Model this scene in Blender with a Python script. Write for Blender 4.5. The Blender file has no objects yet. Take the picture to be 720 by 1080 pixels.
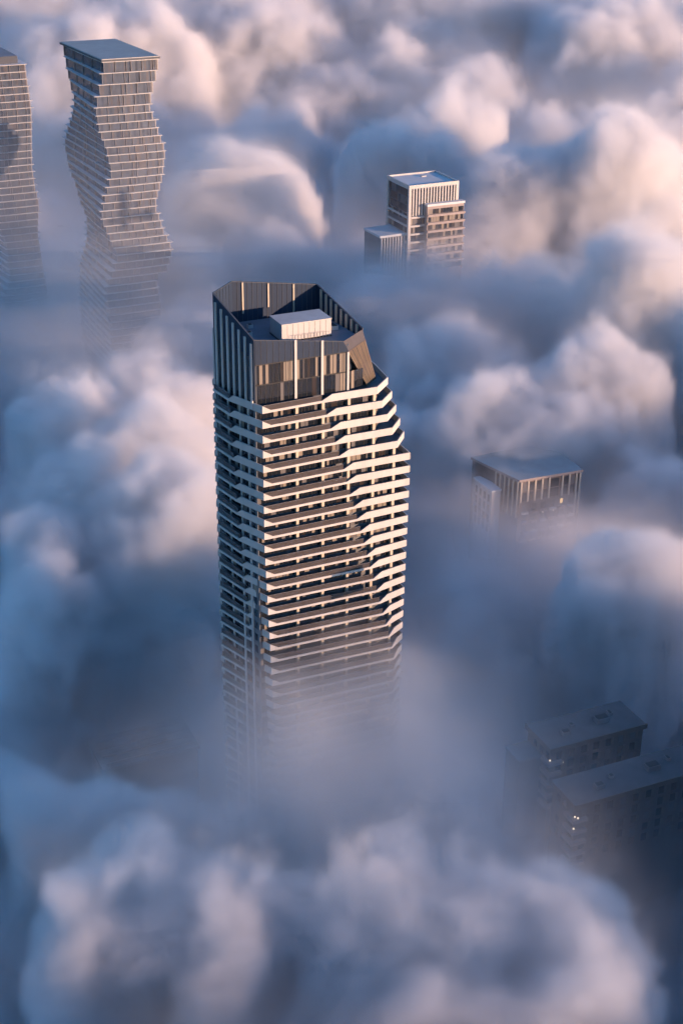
import bpy, bmesh, math, random
import numpy as np
from mathutils import Vector, Matrix
SC = bpy.context.scene
COL = SC.collection
# ------------------------------------------------------------------ camera
CAM_H = 270.0
cam_d = bpy.data.cameras.new("camera")
cam = bpy.data.objects.new("camera", cam_d); COL.objects.link(cam)
cam_d.sensor_fit = 'VERTICAL'; cam_d.sensor_height = 36.0
cam_d.lens = 1545.0 / 1080.0 * 36.0
cam_d.clip_start = 1.0; cam_d.clip_end = 30000.0
TH = math.radians(26.0); RO = math.radians(0.5)
right = Vector((1, 0, 0)); upv = Vector((0, math.sin(TH), math.cos(TH))); back = Vector((0, -math.cos(TH), math.sin(TH)))
r2 = right * math.cos(RO) + upv * math.sin(RO)
u2 = -right * math.sin(RO) + upv * math.cos(RO)
M = Matrix((r2, u2, back)).transposed().to_4x4()
M.translation = Vector((0, 0, CAM_H))
cam.matrix_world = M
SC.camera = cam
# ------------------------------------------------------------------ light
LAY0 = 0.006
SHADE_BANK_Z = 110
SUN_AZ, SUN_EL = 113.0, 6.2
CLOUD_DENS = 0.22; CLOUD_COL = (.925, .925, .94, 1)
B1, B2, N1, SOFT, MIST_H, MIST = 12.0, 7.0, 34.0, 10.0, 10.0, 0.03
VOXN, VOXM, VOXF = 1.8, 3.2, 6.5
w = bpy.data.worlds.new("World"); SC.world = w; w.use_nodes = True
nt = w.node_tree
for n in list(nt.nodes): nt.nodes.remove(n)
sky = nt.nodes.new('ShaderNodeTexSky'); sky.sky_type = 'NISHITA'; sky.sun_disc = False
sky.sun_elevation = math.radians(SUN_EL); sky.sun_rotation = math.radians(SUN_AZ)
sky.altitude = 0; sky.air_density = 1.3; sky.dust_density = 0.3; sky.ozone_density = 5.0
bg = nt.nodes.new('ShaderNodeBackground'); bg.inputs[1].default_value = 0.15
wo = nt.nodes.new('ShaderNodeOutputWorld')
tint = nt.nodes.new('ShaderNodeMix'); tint.data_type = 'RGBA'; tint.blend_type = 'MULTIPLY'; tint.inputs[0].default_value = 1.0
tint.inputs['B'].default_value = (1.18, 1.29, 1.38, 1)
nt.links.new(sky.outputs[0], tint.inputs['A']); nt.links.new(tint.outputs['Result'], bg.inputs[0]); nt.links.new(bg.outputs[0], wo.inputs[0])
sd = bpy.data.lights.new("sun", 'SUN'); sd.energy = 5.0; sd.angle = math.radians(0.5); sd.color = (1.0, 0.62, 0.41)
so = bpy.data.objects.new("sun", sd); COL.objects.link(so)
az, el = math.radians(SUN_AZ), math.radians(SUN_EL)
so.rotation_euler = Vector((math.sin(az)*math.cos(el), math.cos(az)*math.cos(el), math.sin(el))).to_track_quat('Z', 'Y').to_euler()
so.location = (300, -200, 500)
vs = SC.view_settings; SC.display_settings.display_device = 'sRGB'
vs.view_transform = 'Standard'; vs.look = 'None'; vs.exposure = 0.97; vs.gamma = 1.0; vs.use_curve_mapping = False
cy = SC.cycles
SC.render.engine = 'CYCLES'
cy.use_denoising = True
cy.use_adaptive_sampling = True; cy.adaptive_threshold = 0.03; cy.adaptive_min_samples = 16
cy.max_bounces = 10; cy.diffuse_bounces = 2; cy.glossy_bounces = 2; cy.transmission_bounces = 2
cy.volume_bounces = 5; cy.transparent_max_bounces = 8
cy.volume_step_rate = 3.5; cy.volume_max_steps = 256
cy.sample_clamp_indirect = 4.0
# ------------------------------------------------------------------ materials
def mat(name, col, rough=.6, metal=0.0, var=0.0, scale=1.0, emit=None, spec=.5, streak=False):
    m = bpy.data.materials.new(name); m.use_nodes = True; t = m.node_tree; b = t.nodes['Principled BSDF']
    b.inputs['Base Color'].default_value = (*col, 1); b.inputs['Roughness'].default_value = rough
    b.inputs['Metallic'].default_value = metal; b.inputs['Specular IOR Level'].default_value = spec
    if var:
        tc = t.nodes.new('ShaderNodeTexCoord'); no = t.nodes.new('ShaderNodeTexNoise'); no.inputs['Scale'].default_value = scale
        no.inputs['Detail'].default_value = 5; no.inputs['Roughness'].default_value = .65
        mp = t.nodes.new('ShaderNodeMapping'); mp.inputs['Scale'].default_value = (1, 1, .15 if streak else 1)
        t.links.new(tc.outputs['Object'], mp.inputs[0]); t.links.new(mp.outputs[0], no.inputs['Vector'])
        mr = t.nodes.new('ShaderNodeMapRange'); mr.inputs['From Min'].default_value = .3; mr.inputs['From Max'].default_value = .7
        mr.inputs['To Min'].default_value = 1-var; mr.inputs['To Max'].default_value = 1+var*.4
        t.links.new(no.outputs[0], mr.inputs['Value'])
        mx = t.nodes.new('ShaderNodeMix'); mx.data_type = 'RGBA'; mx.blend_type = 'MULTIPLY'; mx.inputs[0].default_value = 1
        mx.inputs['A'].default_value = (*col, 1); t.links.new(mr.outputs[0], mx.inputs['B']); t.links.new(mx.outputs['Result'], b.inputs['Base Color'])
    if emit:
        b.inputs['Emission Color'].default_value = (*emit[0], 1); b.inputs['Emission Strength'].default_value = emit[1]
    return m
WHITE = mat('white_panel', (.47, .455, .44), .55, var=.14, scale=.35, streak=True)
PALE = mat('pale_render', (.46, .455, .45), .7, var=.15, scale=.3, streak=True)
CREAM = mat('cream_concrete', (.50, .43, .34), .7, var=.15, scale=.5)
SLATE = mat('slate_metal', (.026, .042, .075), .6, metal=0.0, var=.2, scale=.25, streak=True, spec=.15)
MAUVE = mat('mauve_cladding', (.055, .052, .065), .6, var=.2, scale=.5)
SLATE2 = mat('recess_wall', (.13, .14, .155), .6, var=.2, scale=.4)
SLATED = mat('dark_seam', (.045, .055, .075), .5)
DECK = mat('roof_membrane', (.17, .19, .23), .8, var=.22, scale=.18)
DECK2 = mat('blue_roof', (.27, .32, .34), .7, var=.15, scale=.15)
SMOKE = mat('smoked_glass_panel', (.065, .057, .056), .22, var=.2, scale=.6)
RAILT = mat('rail_cap', (.24, .23, .24), .4, metal=.4)
GLASS = mat('dark_glass', (.012, .016, .024), .06, spec=.7)
GLASB = mat('brown_glass', (.034, .028, .028), .15, spec=.6)
CURT = mat('curtain', (.21, .18, .15), .8)
CURT2 = mat('curtain_grey', (.11, .105, .11), .8)
BLACK = mat('black_frame', (.02, .02, .022), .5)
GOLD = mat('bronze_cladding', (.19, .145, .10), .38, metal=.35, var=.3, scale=.8, streak=True)
BRONZ = mat('bronze_dark', (.16, .12, .095), .45, metal=.3, var=.2, scale=.8)
BRICK = mat('brown_brick', (.13, .10, .09), .85, var=.25, scale=.6)
TAUPE = mat('taupe_cladding', (.30, .25, .235), .7, var=.15, scale=.4)
GLZ = mat('tower_glazing', (.12, .145, .19), .22, metal=.5, var=.3, scale=.25, spec=.7)
GLZ3 = mat('tower_glazing_brown', (.13, .13, .15), .25, metal=.4, var=.3, scale=.25, spec=.7)
GLZ2 = mat('tower_glazing_dark', (.08, .10, .14), .2, metal=.5, var=.3, scale=.3, spec=.7)
ROOFL = mat('pale_roof_membrane', (.55, .57, .59), .85, var=.12, scale=.15)
ROOFD = mat('roof_gravel', (.15, .14, .14), .9, var=.2, scale=.3)
LAMP = mat('lit_window', (.8, .5, .2), .5, emit=((1.0, .58, .22), .55))
LAMPW = mat('lit_lamp', (.8, .8, .75), .5, emit=((1.0, .75, .5), .7))
GROUND = mat('ground', (.06, .065, .06), .9, var=.4, scale=.01)
WINM = [GLASS, GLASB, CURT, CURT2, BLACK]

class MB:
    """collects faces (with material slots) and links them as one mesh object"""
    def __init__(s, mats): s.v = []; s.f = []; s.m = []; s.mats = mats if isinstance(mats, list) else [mats]
    def poly(s, pts, m=0):
        b = len(s.v); s.v += [tuple(p) for p in pts]; s.f.append(list(range(b, b+len(pts)))); s.m.append(m)
    def prism(s, pts, z0, z1, m=0, top=None):
        n = len(pts); b = len(s.v)
        z0s = z0 if isinstance(z0, (list, tuple)) else [z0]*n; z1s = z1 if isinstance(z1, (list, tuple)) else [z1]*n
        s.v += [(p[0], p[1], z0s[i]) for i, p in enumerate(pts)] + [(p[0], p[1], z1s[i]) for i, p in enumerate(pts)]
        for i in range(n):
            j = (i+1) % n; s.f.append([b+i, b+j, b+n+j, b+n+i]); s.m.append(m)
        s.f.append([b+n+i for i in range(n)]); s.m.append(m if top is None else top)
        s.f.append([b+i for i in reversed(range(n))]); s.m.append(m)
    def box(s, x0, x1, y0, y1, z0, z1, m=0): s.prism([(x0, y0), (x1, y0), (x1, y1), (x0, y1)], z0, z1, m)
    def wall(s, a, b, th, z0, z1, m=0):
        """upright slab from a to b; th > 0 thickens to the left of a->b; z0, z1 may be pairs"""
        a = Vector(a); b = Vector(b); d = (b-a).normalized(); n = Vector((-d.y, d.x))*th
        za = z0 if isinstance(z0, tuple) else (z0, z0); zb = z1 if isinstance(z1, tuple) else (z1, z1)
        P = [a, b, b+n, a+n]
        if th < 0:
            P = [a+n, b+n, b, a]; s.prism(P, [za[0], za[1], za[1], za[0]], [zb[0], zb[1], zb[1], zb[0]], m)
        else: s.prism(P, [za[0], za[1], za[1], za[0]], [zb[0], zb[1], zb[1], zb[0]], m)
    def build(s, name, parent=None, smooth=False):
        me = bpy.data.meshes.new(name); me.from_pydata(s.v, [], s.f)
        for m in s.mats: me.materials.append(m)
        me.polygons.foreach_set('material_index', s.m); me.update()
        bm = bmesh.new(); bm.from_mesh(me); bmesh.ops.recalc_face_normals(bm, faces=bm.faces); bm.to_mesh(me); bm.free()
        o = bpy.data.objects.new(name, me); COL.objects.link(o); o.parent = parent
        return o
def thing(name, label, cat, loc, az, group=None):
    o = bpy.data.objects.new(name, None); COL.objects.link(o); o.location = (*loc, 0)
    o.rotation_euler = (0, 0, math.radians(90-az)); o['label'] = label; o['category'] = cat
    if group: o['group'] = group
    return o
def on(a, b, t): return (a[0]+(b[0]-a[0])*t, a[1]+(b[1]-a[1])*t)
def glazing(name, parent, a, b, z0, z1, off, rnd, w=(.7, 1.5), pc=.3, frame=.07, dark=.45):
    """a run of panes from a to b, set `off` to the right of a->b, mullions as thin bars"""
    A = Vector(a); B = Vector(b); L = (B-A).length; d = (B-A)/L; n = Vector((d.y, -d.x))
    mb = MB(WINM); x = 0
    while x < L-.05:
        ww = min(rnd.uniform(*w), L-x)
        if L-x-ww < .35: ww = L-x
        r = rnd.random(); k = 0 if r < dark else (2 if r < dark+pc else (3 if r < dark+pc+.12 else 1))
        p = A+d*x+n*off; q_ = A+d*(x+ww)+n*off
        mb.poly([(p.x, p.y, z0), (q_.x, q_.y, z0), (q_.x, q_.y, z1), (p.x, p.y, z1)], k)
        if x > .01:
            e = p-d*frame/2; g = p+d*frame/2; h1 = n*.06
            mb.prism([e, g, g+h1, e+h1], z0, z1, 4)
        x += ww
    return mb.build(name, parent)

# ------------------------------------------------------------------ ground
MBg = MB(GROUND); MBg.poly([(-12000, -4000, 0), (12000, -4000, 0), (12000, 16000, 0), (-12000, 16000, 0)])
g = MBg.build('ground'); g['kind'] = 'structure'

# ------------------------------------------------------------------ the tallest tower
rnd = random.Random(11)
T = thing('apartment_tower', 'tallest tower, white banded balconies and a slanted slate crown, in the middle', 'tower', (-17.43, 273.87), 65)
def ztop(k): return 160.5-3.25*k if k <= 5 else 144.25-3.03*(k-5)
NF = 34
BACK = [(31.5, 20.5), (23.4, 22.6), (4, 22.5), (-2.9, 14.8)]
mb = MB([SLATE2, SLATED])
mb.prism([(0, .05), (26.6, .05), (30.3, 4.5)]+[(30.6, 20.5)]+BACK[1:], ztop(4)-1.2, ztop(0)-1.2, 0)
mb.prism([(0, .05), (31.4, .05)]+BACK, 0, ztop(4)-1.2, 0)
mb.build('wall', T)
PIL = [8.7, 14.55, 20.4, 26.2]
leftdir = Vector((-.366, .93)).normalized()
for k in range(NF):
    z1 = ztop(k); zb = z1-1.6            # top of the parapet, bottom and top of the slab edge
    zn = ztop(k+1)
    Tu = .62 + (max(0, k-10)*.11); Tk = Vector((Tu, -2.1))
    t = max(5.2, 8.6-.21*k)
    Q1 = Tk+leftdir*t; Q0 = Q1+leftdir*1.5
    Su = 14+1.0*k if k <= 5 else 19+.78*(k-5); Su = min(Su, 31.2)
    bow = min(1.6, max(0, k-6)*.11)
    S = Vector((Su, -1.5-bow)); S0 = S; 
    if k < 5: R = [Vector((26.5+1.25*k, -1.5)), Vector((31+1.05*k, 2.7)), Vector((32+.7*k, 10.5))]
    else: R = [Vector((34.7, -1.5+bow*.9)), Vector((34.7, 10.5))]
    RL = Vector((-4.0, 13.9))
    if (Q0-Tk).length > 12: Q0 = Q1
    # full-height and low stretches: (point, height above slab bottom)
    lo, hi = .5, 1.6
    Sd = (Vector(R[0])-S).normalized()
    S1 = S+Sd*2.2
    Td = (S-Tk).normalized()
    T1 = Tk+Td*1.9
    path = [(RL, lo), (Q0, lo), (Q1, hi), (Tk, hi), (T1, lo), (S, lo), (S1, hi)] + [(r_, hi) for r_ in R] + [(Vector((32.4, 19)), hi)]
    m = MB([WHITE, DECK])
    for (a, ha), (b, hb) in zip(path[:-1], path[1:]):
        m.wall(a, b, .22, (zb, zb), (zb+ha, zb+hb), 0)
    inner = [(p.x+.0, p.y) for p, _ in path]
    fl = [(p[0]+(.1 if i < 4 else 0), p[1]+.1) for i, p in enumerate(inner)] + [(31.3, 20.6), (20, 20), (4, 20), (-2.8, 14.9)]
    m.prism(fl, zb+.02, zb+.30, 1)
    if k < 26:
        o = m.build('balcony', T)
        # smoked balustrade where the white front is low
        for a, b, w_ in ((T1, S, 1), (RL, Q0, 0)):
            s_ = MB([SMOKE, RAILT]); a = Vector(a); b = Vector(b); d = (b-a).normalized()
            a2, b2 = (a-d*1.6, b) if w_ else (a, b+d*.1)
            n = Vector((-d.y, d.x))
            s_.wall(a2+n*.24, b2+n*.24, .06, zb+lo-.12, z1-.06, 0)
            s_.wall(a2+n*.23, b2+n*.23, .09, z1-.058, z1-.01, 1)
            s_.build('balustrade', o)
    else: m.build('balcony', T)
    if k < 33:
        ends = [-.2]+PIL+[31.0 if k >= 4 else 26.4]
        if k < 4: ends = [-.2, 8.7, 14.55, 20.4, 26.3]
        for a, b in zip(ends[:-1], ends[1:]):
            if k < 20: glazing('window', T, (a+.4, .05), (b-.4, .05), zn-.3, zb+.0, .03, rnd, (.5, 1.3), pc=(.12 if a < 15 else .26), dark=(.72 if a < 15 else .5))
            else: glazing('window_strip', T, (a+.4, .05), (b-.4, .05), zn-.3, zb, .03, rnd, (.6, 1.4), pc=.15, dark=.65)
        if k < 4:
            glazing('window_strip', T, (26.9, .3), (30.0, 4.1), zn-.3, zb, .05, rnd, (.5, 1.2), pc=.3)
        # left side: openings between pale piers
        A_, B_ = (-2.9, 14.8), (0, .05)
        for t0, t1 in ((.04, .30), (.34, .60), (.65, .80), (.87, .955)):
            glazing('side_window', T, on(A_, B_, t0), on(A_, B_, t1), zn-.3, zb, .03, rnd, (.6, 1.5), pc=.06, dark=.75)
for i, x in enumerate(PIL+[31.1]):
    top = ztop(0)-1.3 if x < 26 else (ztop(0)-1.3 if x < 30 else ztop(4)-1.3)
    m = MB([CREAM]); m.box(x-.3, x+.3, -.8, .04, 30, top); m.build('pilaster', T)
for t0 in (.32, .62, .83):
    p = Vector(on((-2.9, 14.8), (0, .05), t0)); d = Vector((.193, -.981)); n = Vector((-.981, -.193))
    m = MB([PALE]); m.prism([p-d*.25, p-d*.25+n*.25, p+d*.25+n*.25, p+d*.25], 30, 159, 0); m.build('side_pilaster', T)
# small balconies on the hidden rear corner, peeking past the left edge
for k in range(26):
    m = MB([PALE]); z1 = ztop(k)-.4
    c = Vector((-1.55, 17.1)); d = Vector((.667, .745)); n = Vector((-.745, .667))
    m.prism([c-d*.8, c+d*1.6, c+d*1.6+n*1.1, c-d*.8+n*1.1], z1-1.35, z1-.05, 0)
    m.build('rear_balcony', T)
# vertical corner strip on the left edge
m = MB([PALE, SLATED]); m.prism([(-3.05, 14.75), (-3.25, 15.1), (-2.2, 16.4), (-2.0, 16.1)], 0, 172, 0); m.build('corner_strip', T)

# crown
ZD = 170.0
F_, G_, G2, D_, C_, Bc, A_ = (0, 0), (19.3, 0), (20.4, 0), (25.7, 4.4), (23.4, 22.6), (4, 22.5), (-2.9, 14.8)
W_, E_ = (25.6, 2.1), (28.5, 5.0)
m = MB([SLATED, DECK])
m.prism([(0.1, .12), (20.3, .12), (24.7, 4.6), (23.3, 22.4), (4.05, 22.3), (-2.7, 14.7)], 159.6, ZD, 0, 1)
m.prism([(20.3, .12), (23.2, 1.3), (27.6, 5.2), (26.5, 20.5), (23.3, 22.3)], 159.6, 162.5, 0, 0)
m.build('penthouse_core', T)
# front windows of the crown, two tall storeys of panes under black frames
for a, b in ((.25, 8.7), (8.7, 14.55), (14.55, 20.4)):
    glazing('crown_window', T, (a+.3, 0), (b-.3, 0), 164.35, 168.45, .0, rnd, (.3, .8), pc=.36, dark=.42)
    glazing('crown_window', T, (a+.3, 0), (b-.3, 0), 160.2, 164.15, .0, rnd, (.5, 1.4), pc=(.08 if a < 8 else .3), dark=(.85 if a < 8 else .5))
m = MB([BLACK]); m.box(.05, 20.35, -.12, .03, 164.14, 164.36); m.box(.05, 20.35, -.12, .03, 168.44, 168.66); m.build('window_frame', T)
m = MB([WHITE])
for x in (8.7, 14.55): m.box(x-.26, x+.26, -.34, -.125, 160.2, 172.8-(x-8.7)*.16)
m.box(20.1, 20.55, -.34, -.125, 160.2, 168.6)
m.build('pilaster', T)
m = MB([SLATE, SLATED])
m.wall((.0, -.1), (19.3, -.1), .22, (168.66, 168.66), (173.8, 170.9), 0)
m.wall((19.3, -.1), (20.4, -.1), .22, (168.66, 168.66), (170.9, 168.9), 0)
for i in range(1, 15):
    x = i*1.3; zt = 173.8-(173.8-170.9)*x/19.3
    m.box(x-.035, x+.035, -.16, -.102, 168.66, zt-.03, 1)
m.wall((.0, -.13), (19.3, -.13), .28, (173.81, 170.91), (173.95, 171.05), 1)
m.build('front_parapet', T)
def ribbed(name, a, b, za, zb_, z0, inner, n, ribmat=1, rib=.035, mats=None, extra=None, cap=True):
    """parapet with standing seams on its inner face (left of a->b)"""
    m = MB(mats or [SLATE, SLATED, CREAM]); m.wall(a, b, -.2, z0, (za, zb_), 0)
    A, B = Vector(a), Vector(b); L = (B-A).length; d = (B-A)/L; nn = Vector((-d.y, d.x))
    for i in range(1, n):
        p = A+d*L*i/n+nn*.005; z = za+(zb_-za)*i/n
        m.prism([p-d*rib, p+d*rib, p+d*rib+nn*inner, p-d*rib+nn*inner], z0, z-.05, ribmat)
    for (t, l) in (extra or []):
        p = A+d*L*t+nn*.005; z = za+(zb_-za)*t
        m.prism([p-d*.16, p+d*.16, p+d*.16+nn*.25, p-d*.16+nn*.25], z-l, z-.02, 2)
    if cap: m.wall(A+nn*.05, B+nn*.05, -.3, (za+.005, zb_+.005), (za+.16, zb_+.16), 1)
    return m.build(name, T)
# right, rear, rear-left chamfer, left (walked so that the inside lies on the left hand)
ribbed('side_parapet', D_, C_, 171.3, 175.9, 157, .22, 9, ribmat=2, rib=.36)
ribbed('rear_parapet', C_, Bc, 175.9, 178.9, 165, .07, 17, extra=[(.28, 8.6), (.58, 5.2), (.88, 6.8)])
ribbed('rear_parapet', Bc, A_, 178.9, 179.5, 165, .07, 6)
ribbed('side_parapet', A_, F_, 179.5, 173.8, 161, .07, 12)
# pale fins on the outside of the left wall
A, B = Vector(A_), Vector(F_); d = (B-A).normalized(); n = Vector((d.y, -d.x)); L = (B-A).length
for i in range(7):
    t = .08+i*.145; p = A+d*L*t+n*.21
    m = MB([WHITE]); z = 179.5+(173.8-179.5)*t-1.1
    m.prism([p-d*.30, p+d*.30, p+d*.30+n*.28, p-d*.30+n*.28], 159.0, z, 0); m.build('fin', T)
for i in range(6):
    t0, t1 = .08+i*.145+.03, .08+(i+1)*.145-.03
    a, b = A+d*L*t0+n*.2, A+d*L*t1+n*.2
    glazing('crown_side_window', T, a, b, 160.2, 170.2, .03, rnd, (.6, 1.0), pc=.05, dark=.9)
# slanted bronze panel on the right front corner
m = MB([GOLD, BRONZ, GOLD, SLATE, MAUVE])
def q3(a, b, t): return tuple(a[i]+(b[i]-a[i])*t for i in range(3))
TL, TR, BR, BL = (20.4, 0, 168.5), (26.2, 4.0, 169.0), (29.2, 4.8, 159.8), (25.7, 1.7, 159.8)
GA, GB = (19.3, 0, 170.9), (24.2, 5.2, 171.9)
nrm = (Vector(TR)-Vector(TL)).cross(Vector(BL)-Vector(TL)).normalized()
if nrm.x < 0: nrm = -nrm
def slab(p, th, mi):
    o = [tuple(Vector(c)-nrm*th) for c in p]
    m.poly(p, mi); m.poly(o[::-1], 1)
    for i in range(len(p)): j = (i+1) % len(p); m.poly([p[i], p[j], o[j], o[i]], 1)
slab([TL, TR, BR, BL], .3, 0)
for t in (.0, .48, .985):
    a, b = q3(TL, BL, t), q3(TR, BR, t); a2, b2 = q3(TL, BL, t+.015), q3(TR, BR, t+.015); e = nrm*.12
    m.poly([tuple(Vector(a)+e), tuple(Vector(b)+e), tuple(Vector(b2)+e), tuple(Vector(a2)+e)], 1)
for i in range(1, 9):
    s0 = i/9.; a, b = q3(TL, TR, s0-.012), q3(BL, BR, s0-.012); a2, b2 = q3(TL, TR, s0+.012), q3(BL, BR, s0+.012); e = nrm*.08
    m.poly([tuple(Vector(c)+e) for c in (a, a2, b2, b)], 1 if i % 2 else 3)
m.poly([GA, (25.7, 4.4, 171.2), TR, TL], 4); m.poly([GA, (25.7, 4.4, 171.2), (24.6, 5.4, 170.01), (19.0, .6, 170.01)], 4)
m.build('slanted_panel', T)
glazing('crown_window', T, (20.8, .3), (24.4, 1.2), 160.2, 164.1, .0, rnd, (.5, .9), pc=.3, dark=.5)
# plant room on the roof
bxm = MB([PALE, BLACK]); bxm.box(8.6, 19.6, 6.6, 12.9, 170.25, 173.7, 0)
for i in range(1, 9): bxm.box(8.6+i*1.22-.02, 8.6+i*1.22+.02, 6.57, 6.598, 170.3, 173.6, 1)
bxm.box(8.5, 19.7, 6.5, 13, 170.0, 170.25, 1); bxm.box(8.5, 19.7, 6.5, 13.0, 173.702, 173.85, 0)
plant = bxm.build('plant_room', T)
for (x, y, sx_, sy_, h_) in ((3.0, 12.5, 1.6, 1.2, .9), (5.6, 17.5, 1.1, 1.1, .7), (21.2, 9.5, 1.4, 2.2, .8), (13, 17.2, 2.4, 1.4, 1.0), (17.2, 16.8, 1.0, 1.0, .6)):
    m = MB([PALE, BLACK]); m.box(x, x+sx_, y, y+sy_, 170.004, 170+h_, 0); m.box(x+.2, x+sx_-.2, y+.2, y+sy_-.2, 170.004+h_, 170.1+h_, 1); m.build('rooftop_unit', T)
m = MB([RAILT])
for i in range(12): m.box(11+i*.7, 11.05+i*.7, 5.6, 5.65, 170.002, 171.4)
m.box(11, 18.8, 5.6, 5.65, 171.405, 171.46); m.build('guard_rail', T)

# ------------------------------------------------------------------ the two wavy towers
def interp(tab, z):
    tab = sorted(tab)
    if z <= tab[0][0]: return tab[0][1]
    for (a, va), (b, vb) in zip(tab[:-1], tab[1:]):
        if z <= b: s = (z-a)/(b-a); s = s*s*(3-2*s)*.5+s*.5; return va+(vb-va)*s
    return tab[-1][1]
def wavy(loc, label, ztops, fx, rx, ly, roofmat, cap, seed, nvis=40, group=None):
    rn = random.Random(seed)
    t = thing('curved_tower', label, 'tower', loc, 65, group)
    z = ztops; k = 0; pts = []
    while z > 6:
        hgt = 4.0 if k < 4 and cap == 0 else 2.95
        a, b, c = interp(fx, z), interp(rx, z), interp(ly, z)
        skew = math.tan(math.radians(3))
        # plan: straight front with slightly eased corners, long flank
        P = [(a, .0), (a+(b-a)*.5, -.3), (b, 0), (b-c*.02, c*.5), (b*.3+12.5-c*.05, c), (a*.2+1.5-c*.052, c+.2), (a*.2-c*.052, c*.975), (a*.6-c*.026, c*.5)]
        zz = z-hgt
        if k < nvis:
            s_ = MB([WHITE, ROOFL]); G = [(x+(-.9 if x < (a+b)/2 else .9)*rn.uniform(.6, 1.5), y+(-1.0 if y < c/2 else .8)) for x, y in P]
            s_.prism(G, z-.22, z, 0, 1); s_.build('floor_slab', t)
            gl = MB([GLZ, GLZ2, CURT2, RAILT, GLZ3, LAMP])
            n = len(P)
            for i in range(n):
                p, q_ = Vector(P[i]), Vector(P[(i+1) % n]); L = (q_-p).length; ns = max(1, int(L/(.8 if P[i][1] < 1 else 2.0)))
                dd = (q_-p).normalized(); no = Vector((dd.y, -dd.x))
                for j in range(ns):
                    u0, u1 = p+(q_-p)*(j/ns), p+(q_-p)*((j+1)/ns)
                    r = rn.random(); lit = False and cap == 0 and P[i][1] < 1 and 118 < z < 140 and u0.x > 8 and rn.random() < .05; mi = 5 if lit else 0 if r < .7 else (1 if r < .82 else 4)
                    gl.poly([(u0.x, u0.y, zz), (u1.x, u1.y, zz), (u1.x, u1.y, z-.3), (u0.x, u0.y, z-.3)], mi)
                    if j % 5 == 0: gl.prism([u0, u0+dd*.12, u0+dd*.12+no*.35, u0+no*.35], zz, z-.3, 3)
            gl.build('glass_storey', t)
        else:
            s_ = MB([GLZ2]); s_.prism(P, 0, z, 0); s_.build('lower_body', t); break
        z = zz; k += 1
    m = MB([roofmat, SLATED, WHITE])
    a, b, c = interp(fx, ztops), interp(rx, ztops), interp(ly, ztops)
    if cap == 0:
        m.prism([(a-.9, -.9), (b+1, -.9), (b-1.5, c+.9), (a-1.2-c*.052, c+.9)], ztops+.004, ztops+.7, 1, 0)
        m.prism([(a-.6, -.6), (b+.7, -.6), (b-1.7, c+.6), (a-.9-c*.052, c+.6)], ztops+.704, ztops+.9, 2, 0)
    else:
        m.prism([(a+1, 2), (b-2.2, 2), (b-3.5, c-4), (a+3, c-4)], ztops+.004, ztops+3, 1, 0)
    m.build('roof', t)
    return t
G2L = 'pair of wavy towers'
wavy((-87.96, 550.22), 'wavy glass tower with thin white floor slabs and flat blue grey roof', 183,
     [(183, 0), (168, -3.8), (161, -3.2), (152, -.6), (145, .6), (127.6, -4.4), (118, -1.2), (112, 1.0), (98, -4.4), (84, -3.2)],
     [(183, 20.4), (171, 17), (167, 16.5), (159.5, 19), (150.4, 21.6), (143.4, 20.5), (130, 16.8), (121.5, 19.1), (112.5, 22.5), (106, 21), (101, 15.7), (89, 17.1), (80, 15.5)],
     [(183, 46), (175, 41), (166, 34), (160, 38), (150, 50), (145, 54), (138, 50), (129, 38), (120, 30), (110, 34), (98, 42), (84, 46)], DECK2, 0, 3)
wavy((-148.96, 617.89), 'wavy grey glass tower cut off by the left edge with a small dark rooftop box', 170,
     [(170, -3), (150, -1), (128, -2.5), (110, 0), (96, 3.6), (82, 4), (73, .8), (60, 2)],
     [(170, 18), (153, 18.9), (128.7, 17.2), (121.8, 17.5), (113.5, 18.8), (100, 17.3), (85.4, 18.2), (74.5, 19.4), (61, 17.9), (49, 16.9)],
     [(170, 38), (150, 44), (128, 36), (110, 30), (90, 40), (70, 34)], DECK, 1, 4)

# ------------------------------------------------------------------ white framed tower with its stepped neighbour
t3 = thing('office_tower', 'white framed tower top with closely spaced vertical fins, among pink clouds at upper right', 'tower', (26.28, 590.66), 65)
m = MB([SLATED, WHITE]); m.box(.5, 22.4, .5, 19.9, 0, 126.5, 0); m.build('wall', t3)
m = MB([WHITE, ROOFL]); Zr = 129.0
m.box(0, 22.9, 0, .6, 127.6, Zr); m.box(0, .6, .6, 19.8, 127.6, Zr); m.box(22.3, 22.9, .6, 19.8, 127.6, Zr); m.box(0, 22.9, 19.8, 20.4, 127.6, Zr)
m.build('roof_rim', t3)
m = MB([ROOFL]); m.box(.6, 22.3, .6, 19.8, 126.9, 128.4); m.build('roof', t3)
m = MB([PALE]); m.box(13, 15, 14, 15.5, 128.404, 128.8); m.build('roof_hatch', t3)
for (x, y, z0) in ((0, 0, 60), (21.7, 0, 112), (0, 19.2, 108)):
    m = MB([WHITE]); m.box(x, x+1.2, y, y+1.2, z0, 127.59); m.build('corner_post', t3)
for i in range(15):
    x = 2.1+i*1.34; m = MB([WHITE]); m.box(x-.26, x+.26, .02, .49, 116.3, 127.59); m.build('fin', t3)
rnd = random.Random(5)
for k in range(4): glazing('window_strip', t3, (.5, 19.2), (.5, 1.25), 124-3.3*k, 127.0-3.3*k, .03, rnd, (1.2, 2.6), pc=.05, dark=.8)
m = MB([WHITE])
for z in (116.0, 112.4, 109.0, 105.6, 102.2): m.box(-.05, .48, 1.21, 19.19, z-.75, z); m.box(1.21, 22.3, -.05, .48, z-.75, z)
m.build('floor_band', t3)
for k in range(4): glazing('window_strip', t3, (1.25, .5), (22.3, .5), 112.6-3.4*k, 115.2-3.4*k, .02, rnd, (1.0, 2.0), pc=.3)
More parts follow.
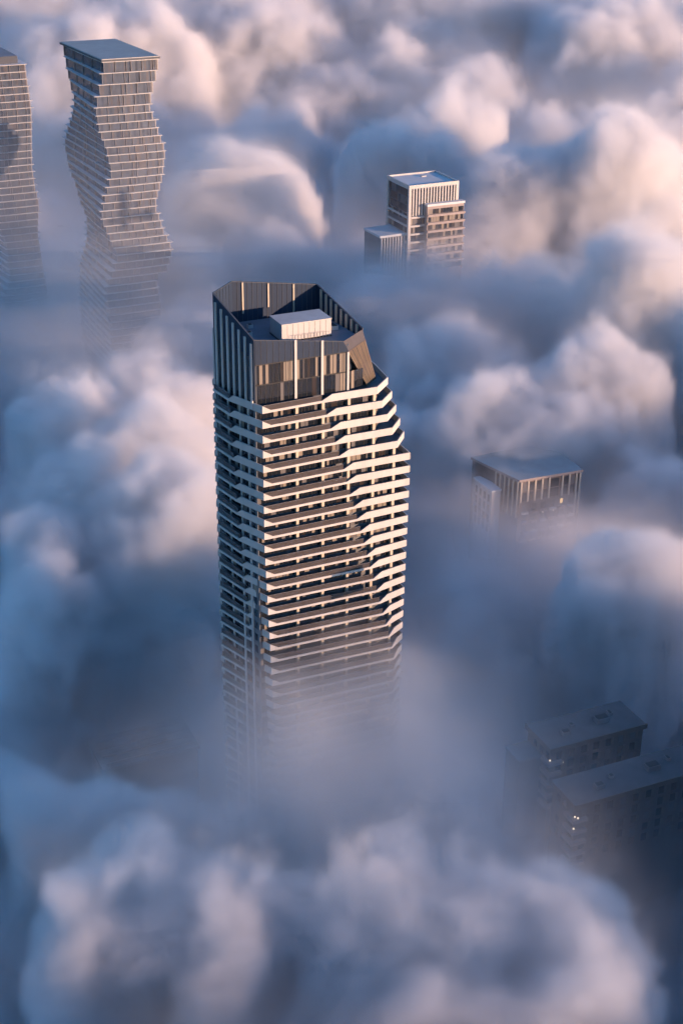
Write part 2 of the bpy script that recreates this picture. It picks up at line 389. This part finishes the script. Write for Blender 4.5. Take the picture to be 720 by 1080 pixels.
for k in range(3): glazing('window_strip', t3, (.5, 19.2), (.5, 1.25), 109.2-3.4*k, 111.6-3.4*k, .02, rnd, (1.0, 2.0), pc=.3)

t4 = thing('apartment_block', 'stepped taupe apartment block with pale balcony bands in front of the white framed tower', 'building', (26.28, 590.66), 65)
m = MB([TAUPE, ROOFL]); m.box(7.4, 24.3, -2.4, -.1, 0, 120.3, 0); m.box(22.95, 24.3, -.05, 14, 0, 120.2, 0)
m.build('wall', t4)
m = MB([TAUPE, ROOFL]); m.box(7.1, 24.6, -2.8, -.1, 120.304, 121.2, 1); m.build('roof', t4)
for k in range(8):
    z = 119.2-3.3*k
    glazing('window_strip', t4, (7.8, -2.4), (24.1, -2.4), z-2.1, z-.1, .02, rnd, (.8, 1.8), pc=.3, dark=.35)
    m = MB([TAUPE]); m.box(7.2, 24.5, -3.5, -2.43, z-3.1, z-2.15); m.build('balcony', t4)
t5 = thing('low_block', 'low pale block with upright fins half sunk in fog, left of the white framed tower', 'building', (26.28, 590.66), 63)
m = MB([TAUPE, ROOFL]); m.box(-11.5, .4, 2.5, 16.5, 0, 108.1, 0); m.build('wall', t5)
m = MB([ROOFL, PALE]); m.box(-11.8, .7, 2.2, 16.8, 108.104, 109.0, 0); m.build('roof', t5)
for i in range(9):
    m = MB([PALE]); m.box(-11.3+i*1.3, -10.8+i*1.3, 1.9, 2.47, 90, 108.0); m.build('fin', t5)
    m = MB([GLASB]); m.box(-10.7+i*1.3, -10.1+i*1.3, 2.4, 2.49, 90, 107.7); m.build('window', t5) if i < 8 else None

# ------------------------------------------------------------------ brown block with pale pilasters
t6 = thing('brick_block', 'brown block with pale pilasters, flat roof and one lit window', 'building', (53.81, 402.62), 68)
LB = (-7.0, 9.6)  # rear-left corner: the left wall turns away more sharply
P6 = [(0, 0), (21.3, 0), (21.3, 14), (14.3, 22), (-6, 20), (-3.2, 10.6)]
m = MB([BRICK]); m.prism(P6, 0, 84.2, 0); m.build('wall', t6)
m = MB([TAUPE, ROOFL, DECK2]); m.prism([(-.35, -.35), (21.7, -.35), (21.7, 14), (14.5, 22.4), (-6.4, 20.4), (-3.6, 10.6)], 84.204, 85.0, 0, 2); m.build('roof', t6)
for i, x in enumerate((.6, 3.0, 5.4, 7.8, 10.2, 14.8, 17.2, 19.6, 20.9)):
    m = MB([CREAM]); m.box(x-.28, x+.28, -.34, -.02, 77.2 if i < 7 else 70, 84.1); m.build('pilaster', t6)
for i in range(8):
    x = (1.8, 4.2, 6.6, 9.0, 12.2, 16.0, 18.4, 20.2)[i]; w_ = .7 if i != 4 else 1.4
    if i == 7: w_ = .35
    m = MB([GLASS, CURT2]); m.box(x-w_, x+w_, -.08, -.02, 77.6, 80.4, 0); m.box(x-w_, x+w_, -.08, -.02, 80.8, 83.6, 1 if i % 3 == 0 else 0); m.build('window', t6)
for k in range(4):
    for i in range(6):
        x = 2.2+i*3.2; z = 76.2-3.3*k
        m = MB([GLASS, LAMP, CURT2]); lit = (k == 0 and i == 4)
        m.box(x-(.45 if lit else .8), x+(.45 if lit else .8), -.08, -.02, z-(1.5 if lit else 2.2), z, 1 if lit else (2 if (i+k) % 4 == 0 else 0)); m.build('lit_window' if lit else 'window', t6)
        m2 = MB([TAUPE if (i+k) % 3 else PALE]); m2.box(x-1.1, x+1.1, -.9, -.1, z-3.0, z-2.3); m2.build('balcony', t6)
m = MB([LAMPW])
for x in (8.2, 11.8): m.box(x-.18, x+.18, -.98, -.905, 73.0, 73.3)
m.build('wall_lamp', t6)
A, B = Vector((-3.2, 10.6)), Vector((0, 0)); d = (B-A).normalized(); n = Vector((d.y, -d.x))
for i in range(6):
    p = A+d*(1.0+i*1.9)
    m = MB([CREAM]); m.prism([p-d*.22, p+d*.22, p+d*.22+n*.32, p-d*.22+n*.32], 72, 84.1, 0); m.build('pilaster', t6)
    if i < 5: glazing('side_window', t6, p+d*.35, p+d*1.55, 77.6, 83.4, .03, rnd, (.6, .9), pc=.1, dark=.8)
t7 = thing('narrow_block', 'narrow pale block half lost in fog against the left side of the brown block', 'building', (45.84, 405.14), 65)
m = MB([PALE]); m.box(0, 3.1, 0, 11, 0, 79.5, 0); m.build('wall', t7)
m = MB([ROOFL]); m.box(-.2, 3.3, -.2, 11.2, 79.504, 80, 0); m.build('roof', t7)
for i in range(4):
    for k in range(4):
        m = MB([GLASS]); m.box(-.06, -.005, 1.0+i*2.5, 2.2+i*2.5, 75.6-3.4*k, 78-3.4*k); m.build('window', t7)
for i in range(5): m = MB([WHITE]); m.box(-.3, -.06, .3+i*2.5, .7+i*2.5, 60, 79.4); m.build('fin', t7)

# ------------------------------------------------------------------ two dark blocks deep in the fog, lower right
def deep_block(name, label, loc, az, wu, wv, z, seed, lamps, skew=(0, 0)):
    t = thing(name, label, 'building', loc, az); rn = random.Random(seed)
    m = MB([BRICK]); m.box(0, wu, 0, wv, 0, z-.9, 0); m.build('wall', t)
    m = MB([BRONZ, ROOFD]); m.prism([(-.7, -.7), (wu+.7, -.7), (wu+.7, wv+.7), (-.7, wv+.7)], z-.896, z, 0, 1); m.build('roof', t)
    for (rx_, ry_, sw, sl_, sh) in ((.2, .3, 2.2, 1.6, 1.1), (.34, .55, 1.2, 1.2, .7), (.6, .4, 3.4, 2.2, 1.4), (.78, .6, 1.0, 1.6, .8)):
        m = MB([TAUPE, BLACK]); m.box(wu*rx_, wu*rx_+sw, wv*ry_, wv*ry_+sl_, z+.004, z+sh, 0); m.box(wu*rx_+.2, wu*rx_+sw-.2, wv*ry_+.2, wv*ry_+sl_-.2, z+sh+.004, z+sh+.15, 1); m.build('rooftop_unit', t)
    m = MB([BRONZ]); m.wall((-.7, -.7), (wu+.7, -.7), .3, z+.004, z+.45); m.wall((-.7, wv+.7), (-.7, -.4), .3, z+.004, z+.45); m.build('roof_parapet', t)
    for k in range(5):
        zz = z-1.5-3.2*k
        for i in range(int(wu/3.6)):
            x = 1.6+i*3.6
            m = MB([GLASS, CURT2, BRONZ]); m.box(x, x+1.5, -.06, -.004, zz-2.1, zz, 0 if rn.random() < .7 else 1); m.box(x+1.6, x+2.3, -.06, -.004, zz-2.1, zz, 2); m.build('window', t)
        for i in range(int(wv/2.8)):
            y = .9+i*2.8
            m = MB([GLASS, CURT2]); m.box(-.06, -.004, y, y+1.4, zz-2.1, zz, 0 if rn.random() < .7 else 1); m.build('side_window', t)
        m = MB([TAUPE]); m.box(-1.1, 3.0, -1.1, -.08, zz-3.1, zz-2.25); m.box(-1.1, -.08, -.07, 3.2, zz-3.1, zz-2.25); m.build('balcony', t)
    m = MB([LAMPW])
    for (x, y, zz) in lamps: m.box(x-.16, x+.16, y-.16, y+.16, zz-.3, zz)
    if lamps: m.build('wall_lamp', t)
    return t
b5a = deep_block('dark_block', 'dark flat roofed block deep in blue fog, the rear one of two at lower right', (52.06, 298.56), 66, 27, 11, 60, 21, [(-.3, -.3, 57.0), (3.4, -.35, 55.5)])
m = MB([ROOFD, BRICK]); m.box(-7, -.75, 3.0, 9.5, 0, 56, 1); m.box(-7.3, -.72, 2.7, 9.8, 56.004, 56.5, 0); m.build('side_wing', b5a)
deep_block('corner_block', 'dark flat roofed block with lamps at its balcony corner, nearest of two at lower right', (54.99, 276.16), 66, 38, 10, 60, 22, [(-.3, -.4, 57.2), (.6, -.4, 56.6), (-.35, -.4, 53.8)])
# low roof glimpsed through the hole in the fog left of the tall tower
t8 = thing('low_roof_block', 'low flat roofed building barely seen in the fog left of the tallest tower', 'building', (-62, 318), 65)
m = MB([BRICK]); m.box(0, 26, 0, 14, 0, 38, 0); m.build('wall', t8)
m = MB([TAUPE, ROOFD]); m.box(-.5, 26.5, -.5, 14.5, 38.004, 38.8, 1)
for i in range(4): m.box(1, 25, 1+i*3.6, 1.3+i*3.6, 38.804, 39.4, 0)
m.build('roof', t8)
# ------------------------------------------------------------------ the sea of cloud
HOLES = [(50,248,34,19),(60,262,30,20),(-48,306,4,30),(-28,300,30,20),(62,300,30,34),(40,290,34,22),(58,395,52,30),(28,300,38,20)]
LUMPS = [(-150,900,166,70),(-60,960,178,80),(20,900,146,60),(90,870,136,55),(60,1010,188,90),(170,930,172,75),(210,860,148,60),(-210,1000,180,80),(-10,1060,195,90),(150,1080,200,90),(280,950,180,80),(-280,960,180,80),(-100,840,128,45),(130,800,126,42),(-156,820,122,33),(127,682,146,38),(85,686,136,34),(30,731,140,33),(-32,809,130,32),(55,758,142,27),(-45,649,138,28),(-57,637,124,21),(-21,606,118,24),(-62,588,116,18),(88,566,142,23),(67,567,132,17),(99,547,132,18),(111,524,140,21),(82,593,112,20),(-54,540,104,25),(-69,483,98,23),(41,573,104,23),(75,576,100,29),(108,565,98,33),(14,552,108,20),(40,498,104,22),(25,452,96,14),(-52,445,108,15),(-88,442,106,22),(-50,415,104,16),(-73,404,100,23),(-56,361,104,17),(-83,363,100,16),(57,440,107,24),(83,454,106,17),(33,433,84,12),(99,417,92,15),(77,344,105,15),(63,378,72,22),(46,365,68,19),(40,397,70,13),(81,364,66,22),(-73,336,92,21),(-55,344,84,15),(-77,312,80,14),(-45,336,68,13),(55,366,52,19),(81,356,48,14),(-74,277,84,11),(-46,262,84,13),(-36,257,82,9),(-60,256,84,10),(-22,254,80,10),(-7,252,78,10),(11,262,84,10),(23,261,84,11),(33,259,76,14),(53,259,56,12),(68,252,60,12),(-52,218,97,10),(-39,223,96,12),(-20,214,94,10),(-8,219,86,7),(-2,210,93,6),(5,209,101,9),(11,209,95,6),(21,205,92,8),(29,205,90,8),(38,208,80,8),(49,200,80,9)]
X0, X1, Y0, Y1, Z0, Z1 = -420.0, 460.0, 60.0, 1500.0, 12.0, 165.0
MISTS = [(2,263,27,108,30,.45),(-90,538,44,130,50,.07),(-100,540,60,190,70,.02),(24,570,30,114,17,.2),(60,384,28,88,15,.32),(56,274,34,68,24,.06)]
CELL = 4.0
nx, ny = int((X1-X0)/CELL)+1, int((Y1-Y0)/CELL)+1
gx, gy = np.meshgrid(X0+CELL*np.arange(nx), Y0+CELL*np.arange(ny))
rng = np.random.default_rng(5)
def vnoise(scale, seed):
    r = np.random.default_rng(seed); N = 256
    g = r.random((N, N)); fx = (gx+2000)/scale; fy = (gy+2000)/scale
    ix = np.floor(fx).astype(int); iy = np.floor(fy).astype(int); tx = fx-ix; ty = fy-iy
    tx = tx*tx*(3-2*tx); ty = ty*ty*(3-2*ty); ix %= N; iy %= N; jx = (ix+1)%N; jy = (iy+1)%N
    return (g[iy,ix]*(1-tx)+g[iy,jx]*tx)*(1-ty)+(g[jy,ix]*(1-tx)+g[jy,jx]*tx)*ty
base = 50 + 26*(vnoise(150, 1)-.5) + 20*(vnoise(70, 2)-.5) + 10*(vnoise(34, 3)-.5)
base += np.clip((gy-380)/250, 0, 1)*26
# hollows in the fog: (x, y, floor, radius)
for (X, Y, Z, R_) in HOLES:
    k_ = np.exp(-((gx-X)**2+(gy-Y)**2)/(R_*R_)); base = base*(1-k_)+Z*k_
h = base.copy()
def lump(X, Y, Z, R, h):
    d2 = (gx-X)**2+(gy-Y)**2; SQ = .68 if Y < 300 else 1.0
    e = np.sqrt(np.clip(R*R*1.3-d2, 0, None))
    return np.where(e > 0, np.maximum(h, Z-R*1.14*SQ+e*SQ), h)
for (X, Y, Z, R) in LUMPS: h = lump(X, Y, Z, R, h)
for (X, Y, Z, R) in [(128,212,117,36),(160,235,119,40),(150,285,104,36),(185,200,118,42),(195,262,96,42),(152,172,113,32),(215,140,113,40),(170,400,110,40),(205,430,114,45),(182,470,122,40),(225,500,126,45),(95,100,98,26),(60,108,98,22),(44,138,99,20),(20,130,96,19),(12,149,97,17),(-15,154,95,15),(-12,140,92,16),(-42,142,92,17),(-78,150,92,20),(125,120,100,28)]:
    h = lump(X, Y, Z, R, h)             # unseen banks added out of view, right and near, to cast shade
for i in range(170):                       # smaller billows riding on the swell
    X = rng.uniform(X0, X1); Y = rng.uniform(Y0, Y1)
    R = rng.uniform(9, 24)*(1+max(0, Y-400)/700)
    j = min(ny-1, int((Y-Y0)/CELL)); i2 = min(nx-1, int((X-X0)/CELL))
    h = lump(X, Y, h[j, i2]+R*rng.uniform(.0, .45), R, h)
for (X, Y, Z, R_) in HOLES:                # the hollows stay open
    k_ = np.exp(-((gx-X)**2+(gy-Y)**2)/(R_*R_)*1.6); h = np.minimum(h, h*(1-k_)+Z*k_)
h = h - 15*np.exp(-((gx-54)**2+(gy-226)**2)/(27.0**2))      # the foreground bank dips on the right
def blend(h, X, Y, RX, RY, Z):
    k_ = np.exp(-((gx-X)/RX)**4-((gy-Y)/RY)**4); return h*(1-k_)+Z*k_
k_ = np.clip((gx-75)/25, 0, 1)*np.clip((480-gy)/30, 0, 1); h = np.where(h > 102, h*(1-k_)+102*k_, h)  # cloud capped on the right to keep its shadow off the tower
h = blend(h, 118, 150, 48, 42, 76)          # unseen cloud lowered on the near right to let the sun in
h = blend(h, 150, 240, 50, 52, SHADE_BANK_Z)       # unseen bank added to keep the hollow round the tower in shade
sdx, sdy = math.sin(math.radians(SUN_AZ)), math.cos(math.radians(SUN_AZ))
al = (gx-34)*sdx+(gy-596)*sdy; la = (gx-34)*sdy-(gy-596)*sdx   # lane cut into the cloud so sun reaches the white framed tower
k_ = np.exp(-(la/24)**4)*np.clip((al-6)/20, 0, 1)*np.clip((190-al)/40, 0, 1)
h = np.minimum(h, h*(1-k_)+82*k_)
me = bpy.data.meshes.new("cloud")
verts = np.stack([gx.ravel(), gy.ravel(), h.ravel()], 1).astype(np.float32)
me.vertices.add(nx*ny); me.vertices.foreach_set('co', verts.ravel())
idx = np.arange(nx*ny).reshape(ny, nx)
q = np.stack([idx[:-1,:-1], idx[:-1,1:], idx[1:,1:], idx[1:,:-1]], -1).reshape(-1, 4)
me.loops.add(q.size); me.loops.foreach_set('vertex_index', q.ravel().astype(np.int32))
me.polygons.add(len(q)); me.polygons.foreach_set('loop_start', (np.arange(len(q))*4).astype(np.int32))
me.update(calc_edges=True)

cm = bpy.data.materials.new("cloud"); cm.use_nodes = True
t = cm.node_tree
for n in list(t.nodes): t.nodes.remove(n)
pv = t.nodes.new('ShaderNodeVolumePrincipled'); om = t.nodes.new('ShaderNodeOutputMaterial')
at = t.nodes.new('ShaderNodeAttribute'); at.attribute_name = 'density'
mu = t.nodes.new('ShaderNodeMath'); mu.operation = 'MULTIPLY'; mu.inputs[1].default_value = CLOUD_DENS
t.links.new(at.outputs['Fac'], mu.inputs[0]); t.links.new(mu.outputs[0], pv.inputs['Density'])
pv.inputs['Density Attribute'].default_value = ''
pv.inputs['Color'].default_value = CLOUD_COL; pv.inputs['Anisotropy'].default_value = 0.2
t.links.new(pv.outputs[0], om.inputs['Volume'])
cm.cycles.volume_sampling = 'DISTANCE'
me.materials.append(cm)
NEAR = (-135.0, 150.0, 95.0, 500.0); MID = (-225.0, 255.0, 470.0, 1080.0)

def cloud_bank(region, VOX, x0, x1, y0, y1, label):
    ng = bpy.data.node_groups.new("cloud_density", 'GeometryNodeTree')
    ng.interface.new_socket(name="Geometry", in_out='INPUT', socket_type='NodeSocketGeometry')
    ng.interface.new_socket(name="Geometry", in_out='OUTPUT', socket_type='NodeSocketGeometry')
    N = ng.nodes; K = ng.links
    gi = N.new('NodeGroupInput'); go = N.new('NodeGroupOutput')
    def put(n, i, v):
        if v is None: return
        if isinstance(v, (int, float, tuple)): n.inputs[i].default_value = v
        else: K.new(v, n.inputs[i])
    def m_(op, a, b=None, clamp=False):
        n = N.new('ShaderNodeMath'); n.operation = op; n.use_clamp = clamp
        put(n, 0, a); put(n, 1, b); return n.outputs[0]
    def v_(op, a, b=None, scale=None):
        n = N.new('ShaderNodeVectorMath'); n.operation = op
        put(n, 0, a); put(n, 1, b)
        if scale is not None: put(n, 'Scale', scale)
        return n.outputs[0]
    pos = N.new('GeometryNodeInputPosition').outputs[0]
    def noise(vec, scale, detail, rough=.5, color=False):
        n = N.new('ShaderNodeTexNoise'); n.noise_dimensions = '3D'; n.normalize = True
        K.new(vec, n.inputs['Vector']); n.inputs['Scale'].default_value = scale
        n.inputs['Detail'].default_value = detail; n.inputs['Roughness'].default_value = rough
        return n.outputs['Color'] if color else n.outputs[0]
    def voro(vec, scale):
        n = N.new('ShaderNodeTexVoronoi'); n.voronoi_dimensions = '3D'; n.feature = 'F1'
        K.new(vec, n.inputs['Vector']); n.inputs['Scale'].default_value = scale
        return n.outputs['Distance']
    wp = v_('ADD', pos, v_('SCALE', v_('SUBTRACT', noise(pos, 1/50, 3, .55, True), (.5,.5,.5)), scale=38.0))
    sx = N.new('ShaderNodeSeparateXYZ'); K.new(wp, sx.inputs[0])
    sp = N.new('ShaderNodeSeparateXYZ'); K.new(pos, sp.inputs[0])
    fx = m_('MINIMUM', m_('MAXIMUM', m_('DIVIDE', m_('SUBTRACT', sx.outputs[0], X0), CELL), 0.0), nx-1.01)
    fy = m_('MINIMUM', m_('MAXIMUM', m_('DIVIDE', m_('SUBTRACT', sx.outputs[1], Y0), CELL), 0.0), ny-1.01)
    ix = m_('FLOOR', fx); iy = m_('FLOOR', fy)
    tx = m_('SUBTRACT', fx, ix); ty = m_('SUBTRACT', fy, iy)
    i00 = m_('ADD', ix, m_('MULTIPLY', iy, float(nx)))
    def samp(off):
        n = N.new('GeometryNodeSampleIndex'); n.data_type = 'FLOAT'; n.domain = 'POINT'; n.clamp = True
        K.new(gi.outputs[0], n.inputs['Geometry'])
        s = N.new('ShaderNodeSeparateXYZ'); p = N.new('GeometryNodeInputPosition'); K.new(p.outputs[0], s.inputs[0])
        K.new(s.outputs[2], n.inputs['Value'])
        fi = N.new('FunctionNodeFloatToInt'); fi.rounding_mode = 'ROUND'
        K.new(m_('ADD', i00, float(off)), fi.inputs[0]); K.new(fi.outputs[0], n.inputs['Index'])
        return n.outputs[0]
    def lerp(a, b, t): return m_('ADD', a, m_('MULTIPLY', t, m_('SUBTRACT', b, a)))
    hh = lerp(lerp(samp(0), samp(1), tx), lerp(samp(nx), samp(nx+1), tx), ty)
    b1 = m_('MULTIPLY', m_('SUBTRACT', .45, voro(wp, 1/30)), B1)
    n1 = m_('MULTIPLY', m_('SUBTRACT', noise(wp, 1/20, 5, .6), .5), {'near': N1*1.05, 'mid': N1*.75, 'far': N1*.6}[region])
    s = m_('ADD', hh, m_('ADD', b1, n1))
    far = m_('DIVIDE', m_('SUBTRACT', sp.outputs[1], 450.0), 250.0, True)      # the distant clouds tower higher
    s = m_('ADD', s, m_('MULTIPLY', far, m_('MULTIPLY', m_('SUBTRACT', .42, voro(wp, 1/62)), 24.0)))
    s = m_('ADD', s, m_('MULTIPLY', far, m_('MULTIPLY', m_('SUBTRACT', noise(pos, 1/48, 5, .62), .5), 38.0)))
    if region != 'far':
        w2 = v_('ADD', wp, v_('SCALE', v_('SUBTRACT', noise(pos, 1/14, 2, .6, True), (.5,.5,.5)), scale=9.0))
        s = m_('ADD', s, m_('MULTIPLY', m_('SUBTRACT', .45, voro(w2, 1/11)), B2*(1.25 if region == 'near' else 1)))
    wisp = noise(pos, 1/19, 4, .6)
    if region == 'near': s = m_('ADD', s, m_('MULTIPLY', m_('SUBTRACT', noise(pos, 1/6.5, 3, .62), .5), 11.0))
    if region == 'mid': s = m_('ADD', s, m_('MULTIPLY', m_('SUBTRACT', noise(pos, 1/11, 3, .62), .5), 14.0))
    dist = m_('SUBTRACT', s, sx.outputs[2])
    core = m_('DIVIDE', dist, {'near': 7.0, 'mid': 12.0, 'far': 20.0}[region], clamp=True)
    core = m_('MULTIPLY', core, core)
    mist = m_('MULTIPLY', m_('EXPONENT', m_('MINIMUM', m_('DIVIDE', dist, {'near': 9.0, 'mid': 13.0, 'far': 20.0}[region]), 0.0)), m_('MULTIPLY', wisp, 2.0))
    den = m_('ADD', core, m_('MULTIPLY', mist, MIST))
    # thin mist lying low over everything, thicker where a building sinks into it
    den = m_('ADD', den, m_('MULTIPLY', m_('DIVIDE', m_('SUBTRACT', 112.0, sp.outputs[2]), 45.0, True), LAY0))
    for (mx_, my_, mr_, mt_, mk_, mw_) in MISTS:
        if region == 'near' and my_ > 480 or region == 'mid' and my_ < 440 or region == 'far': continue
        a_ = m_('DIVIDE', m_('SUBTRACT', sp.outputs[0], mx_), mr_); b_ = m_('DIVIDE', m_('SUBTRACT', sp.outputs[1], my_), mr_)
        g_ = m_('EXPONENT', m_('MULTIPLY', m_('ADD', m_('MULTIPLY', a_, a_), m_('MULTIPLY', b_, b_)), -1.0))
        l_ = m_('DIVIDE', m_('SUBTRACT', m_('ADD', mt_-16.0, m_('MULTIPLY', wisp, 32.0)), sp.outputs[2]), mk_, True)
        den = m_('ADD', den, m_('MULTIPLY', m_('MULTIPLY', l_, g_), mw_))
    def box_w(B):                                     # cross-fade between the fine and the coarse banks
        a = m_('MULTIPLY', m_('DIVIDE', m_('SUBTRACT', sp.outputs[0], B[0]), 20.0, True), m_('DIVIDE', m_('SUBTRACT', B[1], sp.outputs[0]), 20.0, True))
        b = m_('MULTIPLY', m_('DIVIDE', m_('SUBTRACT', sp.outputs[1], B[2]), 20.0, True), m_('DIVIDE', m_('SUBTRACT', B[3], sp.outputs[1]), 20.0, True))
        return m_('MULTIPLY', a, b)
    wn = box_w(NEAR)
    if region == 'near': wt = wn
    elif region == 'mid': wt = m_('MULTIPLY', box_w(MID), m_('SUBTRACT', 1.0, wn))
    else: wt = m_('MULTIPLY', m_('SUBTRACT', 1.0, box_w(MID)), m_('SUBTRACT', 1.0, wn))
    den = m_('MULTIPLY', den, wt)
    den = m_('MULTIPLY', den, m_('GREATER_THAN', den, 0.001))
    vc = N.new('GeometryNodeVolumeCube'); zt_ = {'near': 150.0, 'mid': 190.0, 'far': 232.0}[region]
    K.new(den, vc.inputs['Density']); vc.inputs['Background'].default_value = 0.0
    vc.inputs['Min'].default_value = (x0, y0, Z0); vc.inputs['Max'].default_value = (x1, y1, zt_)
    for ax, L in zip('XYZ', (x1-x0, y1-y0, zt_-Z0)): vc.inputs['Resolution '+ax].default_value = int(L/VOX)
    sm = N.new('GeometryNodeSetMaterial'); sm.inputs['Material'].default_value = cm
    K.new(vc.outputs[0], sm.inputs[0]); K.new(sm.outputs[0], go.inputs[0])
    o = bpy.data.objects.new("cloud", me); COL.objects.link(o)
    o['kind'] = 'stuff'; o['label'] = label; o['category'] = 'fog'
    md = o.modifiers.new("density", 'NODES'); md.node_group = ng
cloud_bank('near', VOXN, *NEAR, 'thick billowing fog round the nearest tower in the foreground')
cloud_bank('mid', VOXM, *MID, 'lavender fog banks behind the tallest tower around the white framed tower')
cloud_bank('far', VOXF, X0, X1, Y0, Y1, 'far sea of fog fading out beyond all the towers')
